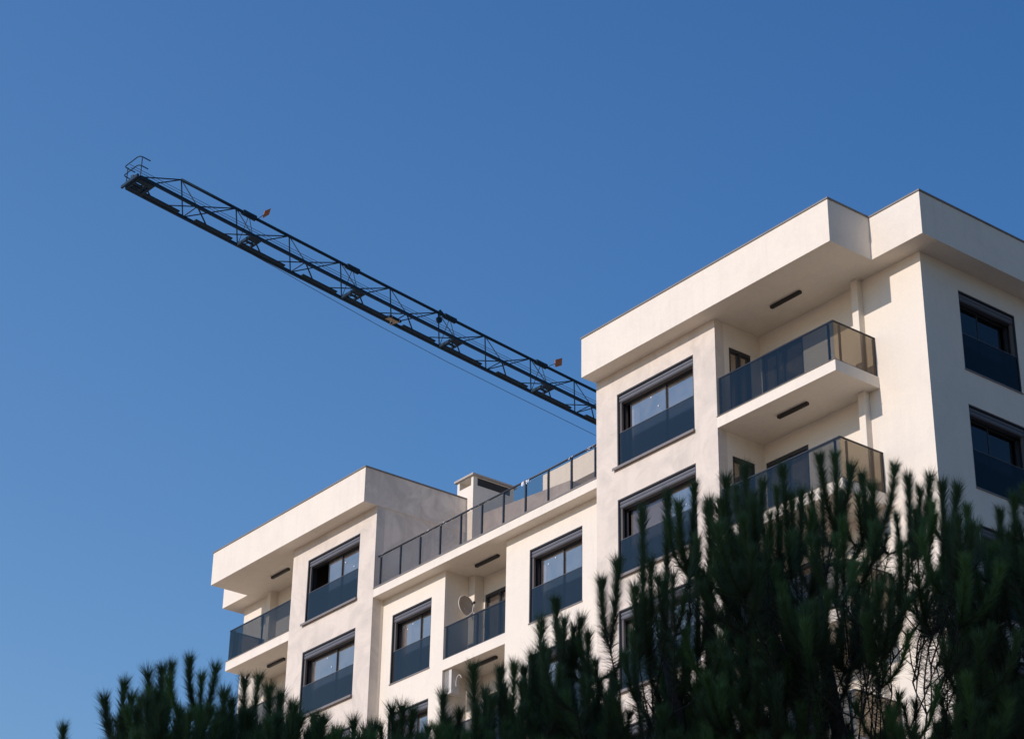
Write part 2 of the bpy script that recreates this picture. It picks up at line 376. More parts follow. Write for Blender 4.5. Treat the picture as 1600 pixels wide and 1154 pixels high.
# windows -------------------------------------------------------
def frame_pts(ax, c):                          # maps (u, depth, z) on a facade to world
    return (lambda u, d, z: (u, c+d, z)) if ax == 'y' else (lambda u, d, z: (c-d, u, z))
def bx(mb, P, u0, u1, d0, d1, z0, z1):
    p = P(u0, d0, z0); q = P(u1, d1, z1)
    return mb.box(min(p[0], q[0]), min(p[1], q[1]), min(p[2], q[2]), max(p[0], q[0]), max(p[1], q[1]), max(p[2], q[2]))
def window(ax, c, u0, u1, zt, zb, sill='thin', split=0.5, opened=0.0, curtain=True, blind=False):
    """dark-framed sliding window with roller-shutter box, guides, low glass balustrade and sill"""
    P = frame_pts(ax, c); e = 0.004
    fr = MB(); dp = 0.24                       # pane depth in the opening
    bx(fr, P, u0+e, u1-e, .015, .29, zt-.035, zt-e)                                   # head trim
    for ua, ub in ((u0+e, u0+.032), (u1-.032, u1-e)): bx(fr, P, ua, ub, .012, .29, zb+e, zt-.036)
    bx(fr, P, u0+.033, u1-.033, dp-.03, dp+.05, zt-.255, zt-.19)                        # frame head
    bx(fr, P, u0+.033, u1-.033, dp-.03, dp+.05, zb+.03, zb+.11)
    for ua, ub in ((u0+.033, u0+.10), (u1-.10, u1-.033)): bx(fr, P, ua, ub, dp-.03, dp+.05, zb+.11, zt-.255)
    wo = B(fr, 'window', M['frame'])
    for ua, ub in ((u0+.033, u0+.10), (u1-.10, u1-.033)):
        B(bx(MB(), P, ua, ub, .07, .13, zb+.02, zt-.05), 'shutter_guide', M['guide'], wo)
    sb = MB()
    bx(sb, P, u0+.034, u1-.034, .06, .20, zt-.235, zt-.037)
    for k in range(2): bx(sb, P, u0+.034, u1-.034, .045, .06, zt-.125-.09*k, zt-.06-.09*k)
    B(sb, 'roller_shutter', M['shutter'], wo, bevel=0.006)
    # sashes and panes
    ia, ib = u0+.10, u1-.10; za, z1 = zb+.11, zt-.255; mid = ia+(ib-ia)*split
    sp = [(ia+opened*(ib-ia), mid+.03, dp+.004), (mid-.03, ib, dp+.03)]
    for (ua, ub, d) in sp:
        s_ = MB(); t = .032
        bx(s_, P, ua, ub, d-.012, d+.012, za, za+t); bx(s_, P, ua, ub, d-.012, d+.012, z1-t, z1)
        bx(s_, P, ua, ua+t, d-.012, d+.012, za+t, z1-t); bx(s_, P, ub-t, ub, d-.012, d+.012, za+t, z1-t)
        so = B(s_, 'sash', M['frame'], wo)
        pn = MB(); pn.quad(P(ua+t, d, za+t), P(ub-t, d, za+t), P(ub-t, d, z1-t), P(ua+t, d, z1-t)); B(pn, 'pane', M['sidepane' if ax == 'x' or (blind and d < dp+.01) else 'pane'], wo)
    if ax == 'y':                              # small white squares standing in for bright reflections on the panes
        for fx_, fz_ in random.sample([(.2, .85), (.45, .7), (.62, .82), (.8, .66), (.35, .9)], 2):
            q = ia+(ib-ia)*fx_; z_ = za+(z1-za)*fz_; B(MB().quad(P(q, dp-.012, z_), P(q+.035, dp-.012, z_), P(q+.035, dp-.012, z_+.035), P(q, dp-.012, z_+.035)), 'pane_glint', M['film'], wo)
    # low glass balustrade near the wall plane
    gb = MB(); bx(gb, P, u0+.07, u1-.034, .035, .047, zb+.03, zb+.965); B(gb, 'balustrade_glass', M['winglass' if ax == 'y' else 'sidewinglass'], wo)
    gr = MB(); bx(gr, P, u0+.068, u1-.033, .030, .052, zb+.966, zb+.978); B(gr, 'balustrade_rail', M['guide'], wo)
    sl = MB()
    if sill == 'deep':
        bx(sl, P, u0-.13, u1+.02, -.075, .05, zb-.045, zb+.002); bx(sl, P, u0-.13, u1+.02, -.078, -.066, zb-.075, zb-.0455)
    else: bx(sl, P, u0-.015, u1+.015, -.022, .05, zb-.035, zb+.002)
    B(sl, 'sill', M['sill'], wo, bevel=0.004)
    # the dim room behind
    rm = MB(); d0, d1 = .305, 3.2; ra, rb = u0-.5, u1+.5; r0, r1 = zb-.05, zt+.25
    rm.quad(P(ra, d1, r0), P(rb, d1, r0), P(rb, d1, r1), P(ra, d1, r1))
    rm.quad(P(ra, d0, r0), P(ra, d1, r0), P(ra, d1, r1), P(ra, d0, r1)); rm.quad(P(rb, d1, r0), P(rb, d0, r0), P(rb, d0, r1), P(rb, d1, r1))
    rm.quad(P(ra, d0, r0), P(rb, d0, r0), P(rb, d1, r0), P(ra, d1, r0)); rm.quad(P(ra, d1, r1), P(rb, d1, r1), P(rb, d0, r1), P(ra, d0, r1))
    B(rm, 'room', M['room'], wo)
    if blind:
        bl_ = MB(); bx(bl_, P, ia+.04, mid, dp+.09, dp+.095, za+.25, zt-.2)
        B(bl_, 'blind', M['blind'], wo)
    if curtain:
        cu = MB(); n = 10; x0 = u0+.12; pr = None
        for k in range(n+1):
            u = x0+.30*k/n; d = dp+.14+.03*math.sin(k*2.1)
            if pr: cu.quad(P(pr[0], pr[1], zb+.1), P(u, d, zb+.1), P(u, d, zt-.3), P(pr[0], pr[1], zt-.3))
            pr = (u, d)
        B(cu, 'curtain', M['curtain'], wo, smooth=True)
    return wo
random.seed(3)
for k in range(NST):
    window('y', Y0, *RW, WT-3*k, WB-3*k, 'deep', 0.56, 0.0 if k else 0.06, True, k in (1, 3))
    window('y', Y0, *LW, 24.97-3*k, 22.90-3*k, 'deep', 0.55, 0.28 if k == 0 else 0.04, k != 0)
    window('y', YM, *MW1, 22.05-3*k, 19.95-3*k, 'thin', 0.58, 0.05, True, k == 1)
    window('y', YM, *MW2, 22.05-3*k, 19.95-3*k, 'thin', 0.52, 0.06, True)
    window('x', -28.34, 35.065, 37.10, 25.10-3.02*k, 23.0-3.02*k, 'thin', 0.42, 0.0, False)

# balconies -----------------------------------------------------
def glass_door(ax, c, u0, u1, zt, zb):
    P = frame_pts(ax, c); f = MB(); m = (u0+u1)/2
    bx(f, P, u0+.004, u1-.004, .02, .14, zt-.09, zt-.004)
    for ua, ub in ((u0+.004, u0+.07), (u1-.07, u1-.004), (m-.035, m+.035)): bx(f, P, ua, ub, .02, .14, zb+.01, zt-.091)
    bx(f, P, u0+.004, u1-.004, .02, .14, zb+.01, zb+.09) if False else None
    d = B(f, 'balcony_door', M['frame'])
    pn = MB().quad(P(u0+.07, .08, zb+.02), P(u1-.07, .08, zb+.02), P(u1-.07, .08, zt-.09), P(u0+.07, .08, zt-.09)); B(pn, 'pane', M['pane'], d)
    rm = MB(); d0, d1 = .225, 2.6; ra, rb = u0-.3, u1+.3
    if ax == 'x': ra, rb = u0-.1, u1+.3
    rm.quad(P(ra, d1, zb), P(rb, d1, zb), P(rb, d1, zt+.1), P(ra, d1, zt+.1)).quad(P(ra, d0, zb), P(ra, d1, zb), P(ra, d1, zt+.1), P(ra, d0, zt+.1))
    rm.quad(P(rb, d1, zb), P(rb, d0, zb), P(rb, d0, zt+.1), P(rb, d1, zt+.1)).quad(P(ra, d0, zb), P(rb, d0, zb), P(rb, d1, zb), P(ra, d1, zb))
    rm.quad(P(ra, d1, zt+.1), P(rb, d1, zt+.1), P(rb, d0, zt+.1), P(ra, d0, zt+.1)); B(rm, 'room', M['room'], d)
    return d
def corner_balcony(xa, xb, side, z1, z0):
    """projecting slab xa..xb with a bronze glass balustrade; side=+1 has its open end at xb, -1 at xa"""
    s_ = B(MB().box(xa, 32.328, z0, xb, 33.95, z1), 'balcony', M['fascia'], bevel=0.004)
    zr = z1+1.05; yf = 32.38; xe = (xb-.055) if side > 0 else (xa+.055); xw = (xa+.06) if side > 0 else (xb-.06)
    lo, hi = min(xe, xw), max(xe, xw)
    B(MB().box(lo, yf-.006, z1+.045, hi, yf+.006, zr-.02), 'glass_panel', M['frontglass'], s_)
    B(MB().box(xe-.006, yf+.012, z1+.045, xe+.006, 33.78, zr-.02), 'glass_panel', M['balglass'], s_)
    hr = MB(); hr.box(lo-.012, yf-.018, zr-.018, hi+.012, yf+.018, zr+.012); hr.box(xe-.018, yf+.019, zr-.018, xe+.018, 33.785, zr+.012)
    B(hr, 'handrail', M['rail'], s_)
    br = MB(); br.box(lo, yf-.016, z1+.006, hi, yf+.016, z1+.044); br.box(xe-.016, yf+.017, z1+.006, xe+.016, 33.78, z1+.044)
    B(br, 'bottom_rail', M['rail'], s_)
    L = hi-lo
    for px, py in [(xe-side*.20, yf+.05), (xe-side*.045, yf+.25), (xe-side*.045, 33.46), (xe-side*.025, 33.755), (xw, yf+.04), (xe-side*1.9, yf+.05)]:
        B(MB().box(px-.022, py-.022, z1+.002, px+.022, py+.022, zr-.019), 'post', M['rail'], s_)
    B(MB().box(xa if side > 0 else xa-.015, 32.305, z1+.001, xb+(.015 if side > 0 else 0), 32.34, z1+.012), 'coping', M['coping'], s_)
    return s_
def lamp(x0, x1, y, z, label, group='black linear lamps under the balcony and roof soffits'):
    t = empty('ceiling_light', ((x0+x1)/2, y, z)); L = x1-x0
    MBh = MB().box(-L/2, -.045, -.075, L/2, .045, -.002); MBh.build('housing', M['lampbody'], t, bevel=.006)
    MB().box(-L/2+.02, -.034, -.083, L/2-.02, .034, -.0755).build('diffuser', M['lampbody'], t)
    tag(t, label, 'lamp', group); return t
for k in range(NST):
    corner_balcony(-33.86, -29.865, 1, 22.95-3*k, 22.66-3*k)
    corner_balcony(-56.92, -53.17, -1, 22.92-3*k, 22.61-3*k)
    glass_door('y', 33.88, -33.80, -32.34, 25.15-3*k, 22.97-3*k)
    glass_door('x', -33.85, 32.80, 33.56, 25.06-3*k, 22.97-3*k)
    glass_door('y', 33.88, -45.20, -43.9, 22.10-3*k, 20.02-3*k)
    if k >= 2: glass_door('y', 33.88, -56.5, -55.0, 25.05-3*k, 22.90-3*k)
    zf = 19.99-2.99*k                           # recessed middle balcony
    s_ = B(MB().box(-45.548, 32.725, zf-.30, -42.732, 33.875, zf-.003), 'balcony', M['fascia'])
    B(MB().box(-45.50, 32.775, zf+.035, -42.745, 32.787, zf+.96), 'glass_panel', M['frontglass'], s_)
    B(MB().box(-45.53, 32.762, zf+.961, -42.735, 32.80, zf+.99), 'handrail', M['rail'], s_)
    B(MB().box(-45.545, 32.745, zf+.0, -42.735, 32.80, zf+.034), 'bottom_rail', M['guide'], s_)
    for px in (-45.50, -44.1, -42.78): B(MB().box(px-.02, 32.80, zf+.034, px+.02, 32.84, zf+.96), 'post', M['rail'], s_)
lamp(-32.48, -31.45, 32.97, 25.69, 'black linear lamp under the wide roof eave of the right tower, above its top balcony')
lamp(-32.44, -31.44, 33.0, 22.66, 'black linear lamp under the top glass balcony slab of the right tower')
lamp(-55.50, -54.48, 32.97, 25.58, 'black linear lamp under the roof eave of the left tower, above its top balcony')
lamp(-55.55, -54.58, 33.09, 22.61, 'black linear lamp under the top glass balcony slab of the left tower')
lamp(-44.67, -43.62, 33.13, 22.655, 'black linear lamp on the ceiling of the recessed balcony with the satellite dish')
lamp(-44.67, -43.62, 33.13, 19.685, 'black linear lamp on the ceiling of the recessed balcony with the air conditioner')

# terrace railing -------------------------------------------------
hr = MB(); hr.tube([(-48.58, 32.45, 23.965), (-38.44, 32.45, 23.965)], .028, 10)
TR = B(hr, 'terrace_railing', M['rail'], smooth=True)
posts = [-48.45] + [-47.44+.98*i for i in range(10)]
for i, px in enumerate(posts):
    B(MB().box(px-.022, 32.425, 22.956, px+.022, 32.475, 23.945), 'post', M['rail'], TR)
    nx = posts[i+1] if i+1 < len(posts) else None
    if nx: B(MB().box(px+.030, 32.445, 22.99, nx-.030, 32.455, 23.91), 'glass_panel', M['terglass'], TR)
rnd = random.Random(5); fl = MB()                # shreds of packing film left on the rail
for (xa, xb, n) in ((-48.6, -48.4, 8), (-46.6, -44.9, 60), (-44.2, -43.2, 30), (-41.75, -41.35, 12), (-39.8, -39.5, 14), (-39.0, -38.5, 50)):
    for _ in range(n):
        x = rnd.uniform(xa, xb); L_ = rnd.uniform(.03, .10); t = rnd.uniform(0, 6.3)
        drop = rnd.uniform(.03, .16) if -41.8 < x < -41.3 else rnd.uniform(.0, .05)
        y = 32.45+.03*math.cos(t); z = 23.965+.03*math.sin(t)
        fl.quad((x, y, z), (x+L_, y-.01, z+rnd.uniform(-.02, .02)), (x+L_*.8, y-.03, z-drop), (x+.01, y-.02, z-drop*.6))
B(fl, 'torn_film', M['film'], TR)

# satellite dish and air conditioner in the middle balconies --------
dish = empty('satellite_dish', (-45.16, 33.16, 21.57))
mb = MB(); R0 = .28; nr, na = 6, 28
ax_d = Vector((0.93, 0.06, 0.10)).normalized(); u_ = Vector((0, 0, 1)); u_ = (u_-ax_d*u_.dot(ax_d)).normalized(); v_ = ax_d.cross(u_)
for side, off in ((1, 0), (-1, -.018)):
    base = len(mb.v)
    for i in range(nr+1):
        r = R0*i/nr
        for j in range(na):
            t = 2*math.pi*j/na; p = u_*r*1.08*math.cos(t)+v_*r*math.sin(t)+ax_d*(.10*(i/nr)**2+off-.05); mb.v.append(tuple(p))
    for i in range(nr):
        for j in range(na):
            a = base+i*na+j; b = base+i*na+(j+1) % na; q = (a, b, b+na, a+na); mb.f.append(q if side > 0 else q[::-1])
for j in range(na):
    a = nr*na+j; b = nr*na+(j+1) % na; o2 = (nr+1)*na; mb.f.append((a, b, b+o2, a+o2))
mb.build('reflector', plain('tan dish enamel', (0.42, 0.35, 0.29), 0.6), dish, smooth=True)
MB().tube([u_*R0*1.08*math.cos(2*math.pi*j/28)+v_*R0*math.sin(2*math.pi*j/28)+ax_d*.045 for j in range(29)], .014, 6).build('rim', M['white'], dish, smooth=True)
arm = MB().tube([u_*-.34+ax_d*.04, u_*-.30+ax_d*.28, ax_d*.36+u_*-.05], .012, 8); arm.build('feed_arm', M['white'], dish)
MB().tube([ax_d*.30+u_*-.06, ax_d*.40+u_*-.02], .035, 12).build('feed_horn', M['darkgap'], dish)
MB().tube([(-.03, .0, -.05), (-.16, .05, -.08), (-.20, .28, -.10), (-.20, .42, -.10)], .018, 8).build('bracket', M['white'], dish)
tag(dish, 'cream round satellite dish standing behind the glass of the top recessed balcony', 'satellite dish')

ac = empty('air_conditioner', (-45.42, 32.92, 19.40))
MB().box(-.11, -.13, -.40, .20, .16, .30).build('casing', M['white'], ac, bevel=.012)
gl = MB()
for i in range(20):
    for j in range(4): gl.box(-.085+.045*j, -.1345, -.36+.032*i, -.052+.045*j, -.1305, -.342+.032*i)
gl.build('grille', M['darkgap'], ac)
MB().beam((.1, .0, -.44), (.28, .0, -.44), .35, .03).build('bracket', M['white'], ac)
c_ = [(.22+.13*(1-math.cos(t))*1.0, .02, -.12+.20*math.sin(t)) for t in [x*math.pi/14-.6 for x in range(0, 16)]]
MB().tube(c_, .011, 8).build('coolant_pipe', M['white'], ac, smooth=True)
tag(ac, 'white air conditioner unit high on the side wall of the lower recessed balcony', 'air conditioner')

# ------------------------------------------------------------------ tower crane
JP = Vector((-63.557, 32.388, 44.4815)); TH = 1.6237; SP = 2.5928; JH = 1.2; JW = 1.0399; K2 = -0.6887e-3; DR = -0.0897; SO = 0.2027
jd = Vector((math.cos(TH), math.sin(TH), DR)); jc = Vector((math.sin(TH), -math.cos(TH), 0))   # jc: towards the camera side
def J(n, o=0, z=0):                            # station n (panel lengths), o = -1 far / +1 near chord, z = -1 bottom
    t = n*SP + (SO*SP if z < 0 else 0)
    return JP + jd*t + jc*(o*JW/2) + Vector((0, 0, z*JH - K2*t*t*1.0))
NJ = 14
CR = empty('tower_crane', (J(NJ, 0, -1).x, J(NJ, 0, -1).y, GROUND))
tag(CR, 'dark blue tower crane whose long lattice jib reaches across the sky behind the block', 'crane')
CINV = Matrix.Translation(-CR.location)
def C(mb, name, mat, parent=None, **k):
    o = mb.build(name, mat, CR if parent is None else parent, **k)
    if parent is None: o.matrix_parent_inverse = CINV
    return o
C(MB().tube([J(n) for n in range(0, NJ+1)], .064, 10), 'top_chord', M['jib'], smooth=True)
for o in (-1, 1):
    m_ = MB()
    for n in range(-1, NJ): m_.beam(J(n, o, -1), J(n+1, o, -1), .105, .115)
    C(m_, 'bottom_chord', M['jib'])
m_ = MB()
def far_up(a, b, r): m_.tube([a, b], r, 6)
for n in range(0, NJ+1):
    T = J(n)
    far_up(T, J(n, -1, -1), .028); far_up(T, J(n, 1, -1), .020)
    far_up(T, J(n-1, -1, -1), .026); far_up(T, J(n-1, 1, -1), .026)
    if n % 2 == 0: far_up(J(n, -1, -1), J(n, 1, -1), .024)
for n in range(-1, NJ):
    far_up(J(n, 1, -1), J(n+.47, -1, -1), .030)
    if n >= 0: far_up(J(n, 1, -1), J(n-.42, -1, -1), .026)
C(m_, 'lattice', M['jib'])
# cross frames at the section joints, with the pins and collars on the top chord
for n in range(-1, NJ, 2):
    a, b = J(n, -1, -1), J(n, 1, -1); a2, b2 = J(n+.17, -1, -1), J(n+.17, 1, -1)
    f = MB(); f.beam(a, b, .09, .12); f.beam(a2, b2, .10, .08)
    mid = (a+b)/2; mid2 = (a2+b2)/2
    f.beam(a.lerp(b, .48), a2.lerp(b2, .48), .10, .05); f.beam(a.lerp(b, .80), a2.lerp(b2, .80), .34, .06); f.beam(a.lerp(b, .12), a2.lerp(b2, .12), .22, .05)
    fo = C(f, 'cross_frame', M['jib'])
    if n > 0:
        k = MB(); c1 = J(n+.24); c0 = J(n+.13); c2 = J(n+.36)
        k.tube([c0, c1, c2], [.125, .12, .125], 10); k.tube([c1-jc*.14, c1+jc*.14], .05, 8); k.tube([c0-jc*.12, c0+jc*.12], .05, 8)
        C(k, 'joint_collar', M['jib'])
        k = MB(); k.tube([c1, a], .016, 6); k.tube([c1, b], .016, 6); C(k, 'tie_rod', M['rail'])
# gratings of the walkway along the far chord
for n in range(-1, NJ):
    s0, s1 = (n+.05, n+.83) if n % 2 else (n+.17, n+.84)
    if n == -1: s0, s1 = -.95, -.12
    a, b = J(s0, -1, -1)+jc*.17+Vector((0, 0, -.01)), J(s1, -1, -1)+jc*.17+Vector((0, 0, -.01))
    C(MB().beam(a, b, .21, .05), 'walkway_grating', M['jib'])
# tip platform and guard rail
U, Lc = J(-1, 1, -1), J(-1, -1, -1)
tp = MB(); e1 = -jd*.14; tp.beam(Lc+e1-jc*.10, U+e1+jc*.04, .08, .12); tp.beam(Lc+jd*.62, U+jd*.62, .12, .14)
tp.beam(Lc+jd*.05+jc*.10, Lc+jd*.60+jc*.10, .16, .10); tp.beam(U+jd*.05-jc*.15, U+jd*.60-jc*.15, .26, .18); tp.beam(Lc+jd*.05+jc*.36, Lc+jd*.60+jc*.36, .06, .08)
tip = C(tp, 'tip_frame', M['jib'])
C(MB().tube([Lc+jd*.05+jc*.42+Vector((0, 0, .02)), Lc+jd*.05+jc*.42+Vector((0, 0, .34))], .12, 12), 'rope_sheave', M['jib'], tip)
for hgt, back in ((.90, .48), (.50, .42)):
    za = Vector((0, 0, hgt)); l0 = Lc+e1-jc*.05+za; u0 = U+e1+za; g_ = MB()
    pts = [u0+jd*back, u0+jd*.12, u0+jd*.03-jc*.05, u0-jc*.16, l0+jc*.08, l0+jc*.02+jd*.04, l0+jd*.10, l0+jd*back]
    C(g_.tube(pts, .022, 8), 'guard_rail', M['jib'], tip, smooth=True)
for p in (Lc+e1+jd*.12, U+e1+jd*.12): C(MB().tube([p, p+Vector((0, 0, .90))], .022, 8), 'guard_post', M['jib'], tip)
# ropes: two run inside the jib, one slack line hangs under it
for o, z in ((.1, -.55), (.25, -.72)):
    C(MB().tube([J(n, o, 0)+Vector((0, 0, z)) for n in (-.9, 2, 5, 9, NJ)], .010, 5), 'rope', M['rope'])
pl = []
A_, B_ = J(1, -1, -1), J(8, -1, -1); nn = (B_-A_).cross(Vector((0, 0, 1)))
for u, v in ((370.6, 384.6), (430, 417.5), (480, 446), (592.9, 509.2), (700, 565.8), (815, 623), (930.6, 680), (1010, 716)):
    d = ray(u, v); pl.append(d*(A_.dot(nn)/d.dot(nn)))
C(MB().tube(pl, .011, 6), 'rope', M['rope'])
# orange marker boards on the top chord
A_, B_ = J(0), J(8); nn = (B_-A_).cross(Vector((0, 0, 1)))
def onj(u, v): d = ray(u, v); return d*(A_.dot(nn)/d.dot(nn))
for quad, stick in ((((410.3, 341), (413.6, 329.5), (423.2, 325.5), (420.2, 335.5)), ((402, 342.5), (414, 334.5))),
                    (((867.6, 573.4), (867.3, 562), (878.2, 559.1), (877.6, 570.6)), ((858, 571.5), (870, 567)))):
    p = [onj(*q) for q in quad]; f = MB(); th = Vector(jc)*.012
    i = 0; f.v = [tuple(x-th) for x in p]+[tuple(x+th) for x in p]
    f.f = [(0, 1, 2, 3), (7, 6, 5, 4), (0, 4, 5, 1), (1, 5, 6, 2), (2, 6, 7, 3), (3, 7, 4, 0)]
    fo = C(f, 'marker_board', M['orange'])
    C(MB().tube([onj(*stick[0]), onj(*stick[1])], .015, 6), 'board_stem', M['rail'], fo)
# floodlight fixed to the far chord
c0 = J(3.95, -1, -1)+jc*.26+Vector((0, 0, .0))
fx = (jd*1.0).normalized(); fy = (jc+Vector((0, 0, -.25))).normalized(); fz = fx.cross(fy).normalized()
fb = MB()
def obx(mb, c, X, Y, Z, a, b, c2):
    i = len(mb.v); mb.v += [tuple(c+X*sx*a+Y*sy*b+Z*sz*c2) for sz in (-1, 1) for sx, sy in ((-1, -1), (1, -1), (1, 1), (-1, 1))]
    for f in ((3, 2, 1, 0), (4, 5, 6, 7), (0, 1, 5, 4), (1, 2, 6, 5), (2, 3, 7, 6), (3, 0, 4, 7)): mb.f.append(tuple(i+k for k in f))
obx(fb, c0, fx, fy, fz, .30, .24, .05); fl_ = C(fb, 'floodlight', M['jib'])
zs = -1 if fz.z > 0 else 1
f2 = MB(); obx(f2, c0+fz*zs*.057, fx, fy, fz, .26, .20, .006); C(f2, 'lamp_lens', M['tan'], fl_)
f3 = MB(); f3.tube([c0+fz*.0+fy*.25-fx*.2, c0-Vector((0, 0, .25))-fy*.2, c0+fy*.25+fx*.2], .02, 6); C(f3, 'lamp_bracket', M['white'], fl_)
# pulley hanging from the top chord
pc = J(5.02)+Vector((0, 0, -.33)); C(MB().tube([pc-jc*.05, pc+jc*.05], .14, 14).tube([pc+Vector((0, 0, .33)), pc], .03, 6).tube([J(5.12)+Vector((0,0,.0)), J(5.02)+Vector((0, 0, .14))], .06, 8), 'pulley', M['jib'])
# cab, mast and tower head beyond the building
mt = MB(); bxx, byy = J(NJ, 0, -1).x, J(NJ, 0, -1).y+1.2; ztop = J(NJ, 0, -1).z-.3
for sx in (-1, 1):
    for sy in (-1, 1): mt.box(bxx+sx*.8-.09, byy+sy*.8-.09, GROUND, bxx+sx*.8+.09, byy+sy*.8+.09, ztop)
z = GROUND; kf = 0
while z < ztop-2:
    for (a, b) in (((-1, -1), (1, -1)), ((1, -1), (1, 1)), ((1, 1), (-1, 1)), ((-1, 1), (-1, -1))):
        if kf % 2: a, b = b, a
        mt.tube([(bxx+a[0]*.8, byy+a[1]*.8, z), (bxx+b[0]*.8, byy+b[1]*.8, z+1.9)], .04, 5)
    z += 1.9; kf += 1
C(mt, 'mast', M['jib'])
th_ = MB()
for sx in (-1, 1):
    for sy in (-1, 1): th_.tube([(bxx+sx*.7, byy+sy*.7, ztop), (bxx, byy, ztop+3.2)], .08, 6)
C(th_, 'tower_head', M['jib'])

# ------------------------------------------------------------------ unseen block, added and sized to keep the sun off the pines
nb = empty('pine_shade_block', (-13, -18, GROUND))
tag(nb, 'plain cream block, unseen, added behind the viewpoint to shade the pines', 'building')
NI = Matrix.Translation((13, 18, -GROUND))
hol = [(x, x+1.5, GROUND+1+3*k, GROUND+2.5+3*k) for k in range(7) for x in (-20.5, -16.5, -12.5, -8.5)]
m_ = MB().wall('y', -12.3, -12.0, -22, -6, GROUND, 21.0, hol); m_.wall('y', -24, -23.7, -22, -6, GROUND, 21.0, hol)
m_.wall('x', -22, -21.7, -23.699, -12.301, GROUND, 21.0, []); m_.wall('x', -6.3, -6, -23.699, -12.301, GROUND, 21.0, [])
o = m_.build('wall', M['cream'], nb); o.matrix_parent_inverse = NI
o = MB().box(-22.4, -24.4, 21.003, -5.6, -11.6, 21.5).build('roof', M['fascia'], nb); o.matrix_parent_inverse = NI
for h in hol[::1]:
    o = MB().box(h[0]+.005, -12.2, h[2]+.005, h[1]-.005, -12.15, h[3]-.005).build('window', M['pane'], nb); o.matrix_parent_inverse = NI

# ------------------------------------------------------------------ pines
def needles_mesh(name, shoots, parent, seed):
    """every shoot: base, control and tip of its curved axis, needle count, length, spread, tone; each needle one slim blade"""
    rg = np.random.default_rng(seed); V = []; T = []
    for (b, c, t, n, nl, sp, tone) in shoots:
        b = np.array(b); c = np.array(c); t = np.array(t)
        s = rg.random(n)**0.80; s[:n//11] = .92+.08*rg.random(n//11); ph = rg.random(n)*6.2832; s_ = s[:, None]
        P = b*(1-s_)**2+2*c*s_*(1-s_)+t*s_**2
        ax = 2*(1-s_)*(c-b)+2*s_*(t-c); ax /= np.linalg.norm(ax, axis=1)[:, None]
        u = np.cross(ax, np.array([.31, .95, .05])); u /= np.linalg.norm(u, axis=1)[:, None]; v = np.cross(ax, u)
        rad = np.cos(ph)[:, None]*u+np.sin(ph)[:, None]*v
        # old needles at the foot of the shoot stand wide, young ones at the tip lean forward into a brush
        ang = np.radians(sp*(1.08-.22*s)+rg.normal(0, 10, n)); ang = np.clip(ang, .03, 1.9)
        D = ax*np.cos(ang)[:, None]+rad*np.sin(ang)[:, None]
        ln = nl*(.75+.35*rg.random(n))*(.80+.25*s)
        W = np.cross(D, rg.normal(size=(n, 3))); W /= np.linalg.norm(W, axis=1)[:, None]; W *= (.0016+.0009*rg.random(n))[:, None]
        tip = P+D*ln[:, None]; tip[:, 2] += .012
        V.append(np.stack([P-W, P+W, tip], 1).reshape(-1, 3))
        tn = np.clip(tone+rg.normal(0, .10, n)+.55*(s-.5), 0, 1); T.append(np.repeat(tn, 3))  # lighter towards the tip: young growth plus painted-in lit tips
    V = np.concatenate(V); T = np.concatenate(T); nf = len(V)//3
    me = bpy.data.meshes.new(name); me.vertices.add(len(V)); me.vertices.foreach_set('co', V.astype(np.float32).ravel())
    me.loops.add(len(V)); me.loops.foreach_set('vertex_index', np.arange(len(V), dtype=np.int32))
    me.polygons.add(nf); me.polygons.foreach_set('loop_start', np.arange(nf, dtype=np.int32)*3)
    me.polygons.foreach_set('loop_total', np.full(nf, 3, dtype=np.int32))
    me.update(); me.validate()
    at = me.attributes.new('tone', 'FLOAT', 'POINT'); at.data.foreach_set('value', T.astype(np.float32))
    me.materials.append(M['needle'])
    o = bpy.data.objects.new(name, me); COL.objects.link(o); o.parent = parent
    o.matrix_parent_inverse = Matrix.Translation(-parent.location); return o

